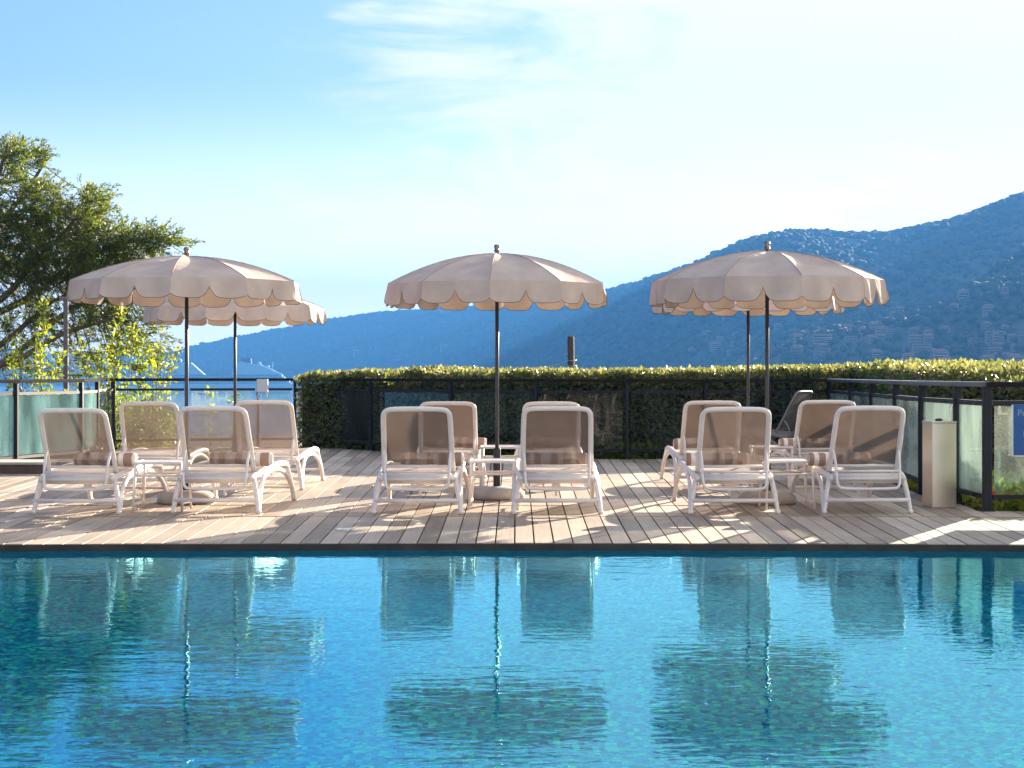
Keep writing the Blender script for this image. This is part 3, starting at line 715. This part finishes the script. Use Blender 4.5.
proto=make_lounger('plastic','sling','seat'); tproto=make_towel(); firstt=True
for i,(px,y,lab,tw) in enumerate(LL):
    o=proto if i==0 else copy_tree(proto)
    X,Y=fy(px,y); yaw=R(random.uniform(-1,1)+(-3.2 if px<300 and y>500 else (-1 if px<300 else 0))+(1 if px>800 else 0)); o.location=(X,Y,.002); o.rotation_euler.z=yaw
    o.scale=(1,random.uniform(.98,1.02),random.uniform(.985,1.015)); tag(o,lab,'sun lounger','white sun loungers on the deck')
    if tw is not None:
        t=tproto if firstt else copy_tree(tproto); firstt=False
        c,s_=math.cos(yaw),math.sin(yaw); lx,ly=tw,.30
        t.location=(X+lx*c-ly*s_,Y+lx*s_+ly*c,.418); t.rotation_euler=(random.uniform(-.6,.6),0,yaw+random.uniform(-.05,.05))
        tag(t,'rolled brown and white striped towel on the '+tl[i],'towel','rolled towels on the loungers')
# grey recliner at the back, seen side on
gl=make_lounger('grey_plastic','dark_sling','dark_sling'); X,Y=foot(795,77); gl.location=(X-.0,Y,.002); gl.rotation_euler.z=R(58); gl.scale=(1,1,1.05)
tag(gl,'grey taupe lounger seen side on in the shade beside the dark railing','sun lounger')

# ------------------------------------------------------------------ side tables
def make_table():
    r=empty('side_table'); a=.185
    m=MB()
    m.box(-a+.02,a-.02,-a+.02,a-.02,.385,.395)
    m.tube(smoothpts([(-a,-a,.39),(0,-a,.392),(a,-a,.39),(a,0,.392),(a,a,.39),(0,a,.392),(-a,a,.39),(-a,0,.392)],3,True),.012,8,closed=True)
    m.build('table_top',M['plastic'],r,False)
    for sx_ in (-1,1):
        for sy in (-1,1): MB().tube([(sx_*(a-.004),sy*(a-.004),.38),(sx_*(a+.012),sy*(a+.012),.0)],[.013,.010],8).build('leg',M['plastic'],r,True)
    for (p,q) in (((-a-.002,-a-.002,.29),(a+.002,-a-.002,.29)),((-a-.002,a+.002,.29),(a+.002,a+.002,.29)),((-a-.005,-a,.06),(-a-.005,a,.06)),((a+.005,-a,.06),(a+.005,a,.06))):
        MB().tube([p,q],.009,8).build('stretcher',M['plastic'],r,True)
    return r
tp_=make_table()
for i,(px,y,lab) in enumerate([(158,512,'white side table between the two front left loungers'),(494,510,'nearer white side table at the foot of the middle umbrella'),(501,488,'farther white side table behind the middle umbrella pole'),(790,510,'nearer white side table beside the right-hand umbrella pole'),(774,488,'farther white side table in the back row of the right cluster')]):
    o=tp_ if i==0 else copy_tree(tp_); X,Y=fy(px,y); o.location=(X,Y+.18,.002); o.rotation_euler.z=R(random.uniform(-3,3))
    tag(o,lab,'side table','white side tables between the loungers')

# ------------------------------------------------------------------ umbrellas
def make_umbrella(rot,wob,APZ,DR,HV):
    r=empty('umbrella'); N=10; RR=.985
    m=MB(); rings=10; sub=6
    def cz(t): return APZ-DR*(t**1.95)
    # canopy cloth: panels sag a little between ribs
    pts_=[]
    for j in range(1,rings+1):
        t=j/rings
        for k in range(N*sub):
            a=2*math.pi*k/(N*sub)+rot; ph=(k%sub)/sub; v=abs(2*ph-1)       # 1 on a rib, 0 mid-panel
            chord=math.cos(math.pi/N)/math.cos((ph-.5)*2*math.pi/N)
            rr=RR*t*chord; sag=.030*(1-v**2)*t*(1.2-t)*2
            pts_.append((rr*math.sin(a),-rr*math.cos(a),cz(t)-sag+wob*.0004*math.sin(a*3+t*4)))
    m.v=[(0,0,APZ)]+pts_; K=N*sub
    m.f=[(0,1+k,1+(k+1)%K) for k in range(K)]
    for j in range(rings-1):
        for k in range(K): m.f.append((1+j*K+k,1+(j+1)*K+k,1+(j+1)*K+(k+1)%K,1+j*K+(k+1)%K))
    cn=m.build('canopy',M['canopy'],r,False)
    # smooth inside panels, crease on ribs
    cn.data.shade_smooth()
    try: cn.data.set_sharp_from_angle(angle=R(9))
    except Exception: pass
    # scalloped valance
    m=MB(); tr_=MB(); sb=24; allp=[]
    for k in range(N):
        edge=[]; rowsv=5
        grid=[]
        for i in range(sb+1):
            ph=i/sb; a=2*math.pi*(k+ph)/N+rot
            chord=math.cos(math.pi/N)/math.cos((ph-.5)*2*math.pi/N)
            lv=(ph*2)%1.0 if i<sb else 1.0
            lobe=0 if ph<.5 else 1
            x_=abs(2*lv-1); notch=(lobe==0 and lv>.5) or (lobe==1 and lv<.5) 
            cc=.56 if notch else .20
            if i==sb//2: cc=.56; x_=1
            dep=HV*(1-cc*x_**4.5)
            colv=[]
            for j in range(rowsv+1):
                q=j/rowsv; out=RR*chord+.012*math.sin(q*1.5)+.022*q*math.sin(ph*math.pi*4+k*2.1+wob)*(.7)+(.01*q)
                sagz=cz(1.0)
                colv.append((out*math.sin(a),-out*math.cos(a),sagz-dep*q-.002))
            grid.append(colv); edge.append(Vector(colv[-1]))
        base=len(m.v)
        for c_ in grid: m.v+=c_
        for i in range(sb):
            for j in range(rowsv): m.f.append((base+i*(rowsv+1)+j,base+i*(rowsv+1)+j+1,base+(i+1)*(rowsv+1)+j+1,base+(i+1)*(rowsv+1)+j))
        allp+=edge[:-1]
    va=m.build('valance',M['canopy'],cn,True)
    tr_.tube(allp,.0022,5,closed=True); tr_.build('edging',M['trim'],va,True)
    sm=MB()
    for k in range(N):
        a=2*math.pi*k/N+rot
        MB_=[((RR*t+.001)*math.sin(a),-(RR*t+.001)*math.cos(a),cz(t)+.002) for t in np.linspace(.05,1,9)]
        sm.tube(MB_,.0028,5)
    sm.build('seam',M['seam'],cn,True)
    for k in range(N):
        a=2*math.pi*k/N+rot; d=(math.sin(a),-math.cos(a))
        rb=MB().tube([(d[0]*RR*t*.985,d[1]*RR*t*.985,cz(t)-.018) for t in np.linspace(.04,1,8)],.006,5)
        rb.tube([(d[0]*.03,d[1]*.03,1.90),(d[0]*.52,d[1]*.52,cz(.52)-.03)],.005,5); rb.build('rib',M['pole'],r,True)
    MB().lathe([(.001,1.87),(.032,1.87),(.032,1.93),(.001,1.93)],14).build('hub',M['pole'],r)
    MB().tube([(0,0,.05),(0,0,APZ)],.0165,12).build('pole',M['pole'],r,True)
    MB().lathe([(.001,0),(.022,0),(.020,.02),(.027,.025),(.027,.035),(.018,.04),(.029,.06),(.024,.08),(.001,.086)],14,(0,0,APZ-.002)).build('finial',M['finial'],r,True)
    MB().lathe([(.001,.0),(.235,.0),(.25,.02),(.245,.06),(.20,.095),(.06,.11),(.001,.112)],32).build('base',M['concrete'],r,True)
    MB().lathe([(.001,.10),(.033,.10),(.033,.44),(.028,.45),(.001,.452)],14).build('sleeve',M['black'],r)
    return r
M['seam']=mat('canopy_seam',(.42,.32,.28),.9)
UM=[(186.5,116.5,3,1,'beige scalloped umbrella over the left loungers, nearest one, before the tree',0),
    (235,90,-9,2,'beige scalloped umbrella farther back at the left, its rim poking out at right',0),
    (497,112.6,-3,3,'beige scalloped umbrella standing alone in the middle',0),
    (767,117,8,4,'beige scalloped umbrella over the right loungers, nearest one, before the hill',.02),
    (748,97,16,5,'beige scalloped umbrella hidden behind the right-hand front umbrella, thin pole showing',.05)]
for px,s,ro,wb,lab,dz in UM:
    o=make_umbrella(R(ro),wb,*{186.5:(2.114,.225,.168),497:(2.173,.28,.188),767:(2.155,.255,.205),235:(2.10,.23,.175),748:(2.10,.23,.19)}[px]); X,Y=foot(px,s); o.location=(X,Y,.002+dz*0); o.rotation_euler.x=R(.15*wb-.4)
    if px==748: o.scale=(.97,.97,1.03)
    if px==235: o.scale=(1.0,1.0,.985)
    tag(o,lab,'umbrella','beige pool umbrellas')

# ------------------------------------------------------------------ vegetation
def strip_leaves(path, w0, w1, ztop, zbot, n, jitter=.10, topbias=.5, size=.05):
    """random points on the shell of a clipped hedge that follows a path"""
    P=[Vector(p) for p in path]; seg=[(P[i+1]-P[i]).length for i in range(len(P)-1)]; tot=sum(seg); out=[]
    cum=np.concatenate([[0],np.cumsum(seg)])
    S=rng.uniform(0,tot,n); U=rng.uniform(0,1,n); A=rng.normal(0,jitter,n)
    for s,u,a in zip(S,U,A):
        i=min(int(np.searchsorted(cum,s)-1),len(seg)-1); i=max(i,0); f=(s-cum[i])/seg[i]
        c=P[i].lerp(P[i+1],f); t=(P[i+1]-P[i]).normalized(); nrm=Vector((-t.y,t.x))
        zt=ztop(s/tot)+.05*noise.noise(Vector((c.x*2.2,c.y*2.2,0)))+.03*noise.noise(Vector((c.x*7,c.y*7,4)))
        if u<topbias:
            o_=w0+(w1-w0)*random.random(); z=zt-abs(a)*.7
            e=min(o_-w0,w1-o_)
            if e<.15: z-=.06*(1-e/.15)
        elif u<topbias+(1-topbias)*.75:
            z=zbot+(zt-zbot)*random.random(); o_=w0+abs(a)+.07*noise.noise(Vector((c.x*3,z*3,c.y)))
        else:
            z=zbot+(zt-zbot)*random.random(); o_=w1-abs(a)
        out.append((c.x+nrm.x*o_,c.y+nrm.y*o_,z))
    return out
def hedge(label, path, w0,w1,ztop,zbot,n,size,topbias,light_frac=.65):
    r=empty('hedge',(path[0][0],path[0][1],0)); tag(r,label,'hedge')
    ox,oy=path[0]
    P=strip_leaves(path,w0,w1,ztop,zbot,n,topbias=topbias)
    P=np.array(P)-np.array([ox,oy,0])
    k=int(len(P)*light_frac)
    leaves('leaves',P,M['hedge'],r,size=size,aspect=.55,up=.35)
    core=MB(); m=len(path)  # solid dark core, added to block the sun and darken leaf gaps
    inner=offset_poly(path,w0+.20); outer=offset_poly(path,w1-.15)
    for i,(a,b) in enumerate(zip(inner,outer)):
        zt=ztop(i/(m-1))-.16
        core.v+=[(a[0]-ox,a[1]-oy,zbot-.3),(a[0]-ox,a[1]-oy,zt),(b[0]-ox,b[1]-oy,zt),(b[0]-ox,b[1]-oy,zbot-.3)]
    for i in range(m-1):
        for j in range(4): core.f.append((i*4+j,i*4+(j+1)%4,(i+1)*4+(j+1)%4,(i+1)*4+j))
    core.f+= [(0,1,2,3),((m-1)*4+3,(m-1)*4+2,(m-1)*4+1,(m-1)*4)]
    core.build('shade_core',M['hedgecore'],r)
    return r
cp=[foot(284,67)]+pts(fence_centre)[1:]+[(5.8,26.4)]
hedge('long clipped hedge with sunlit yellow-green top behind the middle railing',cp,.25,1.7,lambda t: 1.12+.07*t+.02*math.sin(t*9),-.3,80000,.060,.42)
rp=[(4.95,27.5),(4.8,24.6),(4.62,22.2),(4.45,20.2),(4.45,18.6),(5.2,17.7),(7.2,17.5),(9.8,17.4)]
hedge('rounded grey-green hedge outside the right-hand railing',rp,.03,2.0,lambda t: float(np.interp(t,[0,.3,.58,.68,.85,1],[1.22,1.24,1.17,1.06,1.0,.96])),-.3,70000,.064,.5)

# tree at left
def tree():
    d0=31.0; r=empty('conifer_tree',(P3(-150,400,d0).x,d0,-.35)); tag(r,'big dark feathery evergreen tree leaning in from the left edge','tree')
    org=Vector(r.location)
    L=lambda p,y,dd=0: P3(p,y,d0+dd)-org
    tk=MB(); base=Vector((0,0,0))
    tp=[base,L(-130,330),L(-110,250),L(-85,180),L(-60,120)]
    tk.tube(smoothpts(tp,6),list(np.linspace(.34,.08,25)),10); tk.build('trunk',M['bark'],r,True)
    limbs=[[(-125,320,0),(-50,365,-.6),(10,362,-.8),(60,335,-.8),(110,318,-.6),(135,300,-.5)],
           [(-120,300,0),(-50,330,.3),(0,312,.3),(40,290,.3),(75,262,.2),(110,248,.2),(150,238,.3),(183,238,.3)],
           [(-115,280,0),(-40,312,-.2),(0,300,-.2),(35,262,-.2),(62,235,-.3),(85,205,-.3),(90,192,-.3)],
           [(-110,250,0),(-60,270,.4),(-20,240,.4),(20,200,.3),(40,170,.3),(48,158,.3)],
           [(-100,230,0),(-50,230,-.5),(-10,190,-.4),(5,155,-.3),(8,140,-.3)],
           [(-125,330,0),(-40,380,.5),(20,350,.6),(70,310,.7),(120,290,.7),(165,262,.6)],
           [(-125,340,0),(-60,375,-.3),(0,345,-.5),(30,320,-.5),(55,300,-.5),(90,285,-.4)]]
    lm=[]; allpts=[]
    for lb in limbs:
        sp_=smoothpts([L(*q) for q in lb],7); n=len(sp_); lm.append(MB().tube(sp_,list(np.linspace(.085,.012,n)),7)); allpts+=sp_[7:]
    for m in lm: m.build('limb',M['bark'],r,True)
    EL=[(6,165,14,22,34,.9),(34,160,14,8,16,.3),(22,205,38,26,80,.7),(58,232,34,24,90,.7),(88,207,14,18,34,.5),(8,255,34,34,110,.8),(95,244,26,18,64,.6),(52,270,45,22,120,.8),(128,246,22,13,44,.4),(160,241,22,8,30,.3),(100,280,38,18,84,.7),(55,308,58,20,80,.8),(118,312,36,20,44,.6),(16,335,34,22,36,.7),(95,338,46,20,40,.7),(142,284,28,16,36,.5),(-30,230,30,60,80,.8),(-40,320,30,40,50,.8),(40,368,60,16,24,.7),(135,345,30,22,18,.5)]
    tw=MB(); C=[];Dv=[]
    for (cx_,cy_,rx,ry,n_,dep) in EL:
        for _ in range(int(n_*1.7)):
            a=random.uniform(0,6.28); q=math.sqrt(random.random())
            c=L(cx_+rx*q*math.cos(a),cy_+ry*q*math.sin(a),random.uniform(-1.3,1.3)*dep)
            near=min(allpts,key=lambda p:(p-c).length_squared)
            dv=(c-near); dv=dv.normalized() if dv.length>.01 else Vector((1,0,.3))
            dv=(dv*.5+Vector((random.uniform(0,.8),random.uniform(-.4,.4),random.uniform(-.1,.55)))).normalized()
            ln=random.uniform(.28,.5)
            if random.random()<.55: tw.tube([near,near.lerp(c,.5)+Vector((0,0,-.04)),c],[.010,.007,.004],4)
            tw.tube([c,c+dv*ln],[.005,.002],4)
            for k in range(46):
                t=random.random(); side=Vector((random.gauss(0,1),random.gauss(0,1),random.gauss(0,.8))).normalized()
                b=c+dv*ln*t+side*random.uniform(0,.10)*(1.1-t)
                C.append(tuple(b)); Dv.append(tuple(dv*.8+side*.6))
    tw.build('twigs',M['bark'],r)
    leaves('crown',C,M['conifer'],r,size=.068,aspect=.28,dirs=Dv,jitter=.3)
tree()

def shrub(label,stems,name='leafy_shrub',leafsize=.08,d0=27.5,group='bright leafy shrubs behind the left railing',matn='bright',per=38):
    cx_=sum(s[0] for s in stems)/len(stems); base=P3(cx_,470,d0); r=empty(name,(base.x,d0,-.4)); tag(r,label,'shrub',group); org=Vector(r.location)
    m=MB(); C=[];Dv=[]
    for (px,yt,dens) in stems:
        top=P3(px,yt,d0)-org; b=Vector((top.x*.4+random.uniform(-.1,.1),random.uniform(-.15,.15),0)); top.y=random.uniform(-.4,.4)
        mid=b.lerp(top,.55)+Vector((random.uniform(-.08,.08),random.uniform(-.1,.1),0)); sp_=smoothpts([b,mid,top],8); m.tube(sp_,list(np.linspace(.014,.003,len(sp_))),5)
        hh=top.z
        for k in range(int(hh*per*dens)):
            t=random.random()**.75; i=min(int(t*(len(sp_)-1)),len(sp_)-2); c=sp_[i].lerp(sp_[i+1],random.random())
            for _ in range(3):
                sd=Vector((random.gauss(0,1),random.gauss(0,1),random.gauss(.2,.5))).normalized(); rad_=random.uniform(.0,.17)*(1.15-t*.8)
                cc=c+sd*rad_; C.append(tuple(cc)); Dv.append(tuple(sd+Vector((0,0,.5))))
    m.build('stem',M['stem'],r,True); leaves('foliage',C,M[matn],r,size=leafsize,aspect=.5,dirs=Dv,jitter=.4)
shrub('tall bright green shrub with a spire of leaves left of the grey post',[(38,302,.8),(30,335,1),(45,350,1.1),(12,338,.6),(55,352,1),(8,360,.8)])
shrub('bright green shrub with tall leafy shoots right of the grey post',[(122,298,1.0),(130,325,1),(115,335,1.1),(104,350,1),(95,352,.8),(138,340,.9),(84,340,.6)])
shrub('thin airy shrub with a bare-tipped shoot beside the left umbrella pole',[(148,350,1.0),(166,332,.35),(158,356,.9),(174,350,.7),(142,362,1)])
shrub('slender sprig of leaves seen through the glass before the sea',[(212,392,.5),(209,405,.4)],per=22)
shrub('slender sprig of leaves just right of the rear left umbrella pole',[(238,394,.5),(236,410,.4)],per=22)
# a mass of foliage behind the left glass
C=[];
for _ in range(14000):
    px=random.uniform(-60,175); dd=random.uniform(27.5,30); C.append((P3(px,0,dd).x,dd,-.4+1.15*random.random()*(1 if px<150 else .8)+.15*noise.noise(Vector((px*.05,dd,0)))))
o=leaves('undergrowth',C,M['bright'],None,size=.075,aspect=.5,up=.4); tag(o,'tangle of bright green leaves growing behind the left glass railing','undergrowth',kind='stuff')
# ground cover along the foot of the railings
C=[]
for pl_,n_,lo,hi in ((pts(fence_centre),5200,.08,.35),(pts(fence_right)+[(8,14.52)],6000,.10,.5),(pts(fence_right)[4:]+[(8,14.52)],5200,.4,2.0)):
    for _ in range(n_):
        i=random.randrange(len(pl_)-1); a=Vector(pl_[i]);b=Vector(pl_[i+1]); t=(b-a).normalized(); c=a.lerp(b,random.random())+Vector((-t.y,t.x))*random.uniform(lo,hi)
        C.append((c.x,c.y,-.05+.24*random.random()**1.4))
o=leaves('ground_cover',C,M['bright'],None,size=.075,aspect=.62,up=.6); tag(o,'low leafy ground cover along the foot of the railings','ground cover',kind='stuff')
C=[]
for _ in range(70):
    i=random.choice((4,5,5,6)); pl_=pts(fence_right)+[(4.9,14.52)]; i=min(i,len(pl_)-2); a=Vector(pl_[i]);b=Vector(pl_[i+1]); c=a.lerp(b,random.random())
    C.append((c.x+random.uniform(.08,.2),c.y+random.uniform(.05,.2),random.uniform(-.03,.13)))
o=leaves('red_ground_cover',C,M['red_leaf'],None,size=.07,aspect=.6,up=.5); tag(o,'scattered red leaves among the ground cover by the steel box','ground cover',kind='stuff')

# posts beyond the fence
M['post_paint']=mat('post_paint',(.16,.15,.15),.7,spec=.1)
X,Y=foot(66,63); gp_=empty('grey_post',(X,Y,-.35)); tag(gp_,'slim grey steel post with bracket in front of the tree','post')
MB().box(-.035,.035,-.035,.035,0,2.66).build('shaft',M['post_paint'],gp_,bevel=.004); MB().box(-.10,.05,-.04,.04,2.661,2.685).box(-.10,-.04,-.02,.02,2.62,2.66).build('bracket',M['grey_plastic'],gp_)
X,Y=foot(572,60); wp=empty('wooden_post',(X,Y,-.35)); tag(wp,'weathered brown wooden post with wire wrapped round it rising above the hedge','post')
m=MB(); 
prof=[(.060,0),(.062,.6),(.058,1.35),(.055,1.6),(.058,1.85),(.056,2.08),(.05,2.085),(.001,2.085)]
m.lathe(prof,8); pst=m.build('shaft',M['wood_dark'],wp); pst.rotation_euler=(0,R(-.6),R(12))
m=MB()
for z in (1.69,1.60): m.tube([(math.cos(a)*.068,math.sin(a)*.068,z+.01*math.sin(a)) for a in np.linspace(0,6.28,14)[:-1]],.006,5,closed=True)
m.build('wire_tie',M['wire'],wp,True)
MB().tube(smoothpts([(-.06,0,1.68),(-.2,0,1.635),(-.28,0,1.61)]),[.008]*12+[.02],6).tube(smoothpts([(-.28,0,1.61),(-.6,0,1.56),(-1.2,0,1.53)]),.005,5).build('wire',M['wire'],wp,True)

# small pale scrap on the boards
X,Y=fy(344,530.5); m=MB()
for j in range(5):
    for i in range(9): m.v.append((X+(i/8-.5)*.13+.02*(j/4-.5),Y+(j/4-.5)*.10*(1-.5*abs(i/8-.5)),.006+.010*abs(math.sin(i*1.3+j*2.1))))
m.f=[(j*9+i,j*9+i+1,(j+1)*9+i+1,(j+1)*9+i) for j in range(4) for i in range(8)]
M['scrap']=mat('pale_scrap',(.62,.74,.82),.5); tag(m.build('plastic_scrap',M['scrap'],None,True),'small crumpled pale blue-white scrap lying on the boards near the pool edge','scrap')

# ------------------------------------------------------------------ haze
hz=MB().box(-9000,9000,-500,4700,SEA-2.5,238)
m=bpy.data.materials.new('haze_air'); m.use_nodes=True; nt=m.node_tree; nt.nodes.remove(nt.nodes['Principled BSDF'])
pv=nt.nodes.new('ShaderNodeVolumePrincipled'); pv.inputs['Color'].default_value=(.050,.190,.47,1); pv.inputs['Density'].default_value=3.2e-4; pv.inputs['Anisotropy'].default_value=.1
nt.links.new(pv.outputs[0],nt.nodes['Material Output'].inputs['Volume'])
o=hz.build('haze',m); tag(o,kind='stuff',label='pale blue air over the bay',cat='haze')

# ------------------------------------------------------------------ render settings
sc.view_settings.view_transform='Standard'; sc.view_settings.look='None'; sc.view_settings.gamma=1; sc.view_settings.exposure=2.52
cy=sc.cycles; cy.use_denoising=True; cy.max_bounces=10; cy.transparent_max_bounces=24; cy.transmission_bounces=6; cy.volume_bounces=0
cy.sample_clamp_indirect=6; cy.use_adaptive_sampling=True; cy.adaptive_threshold=.02
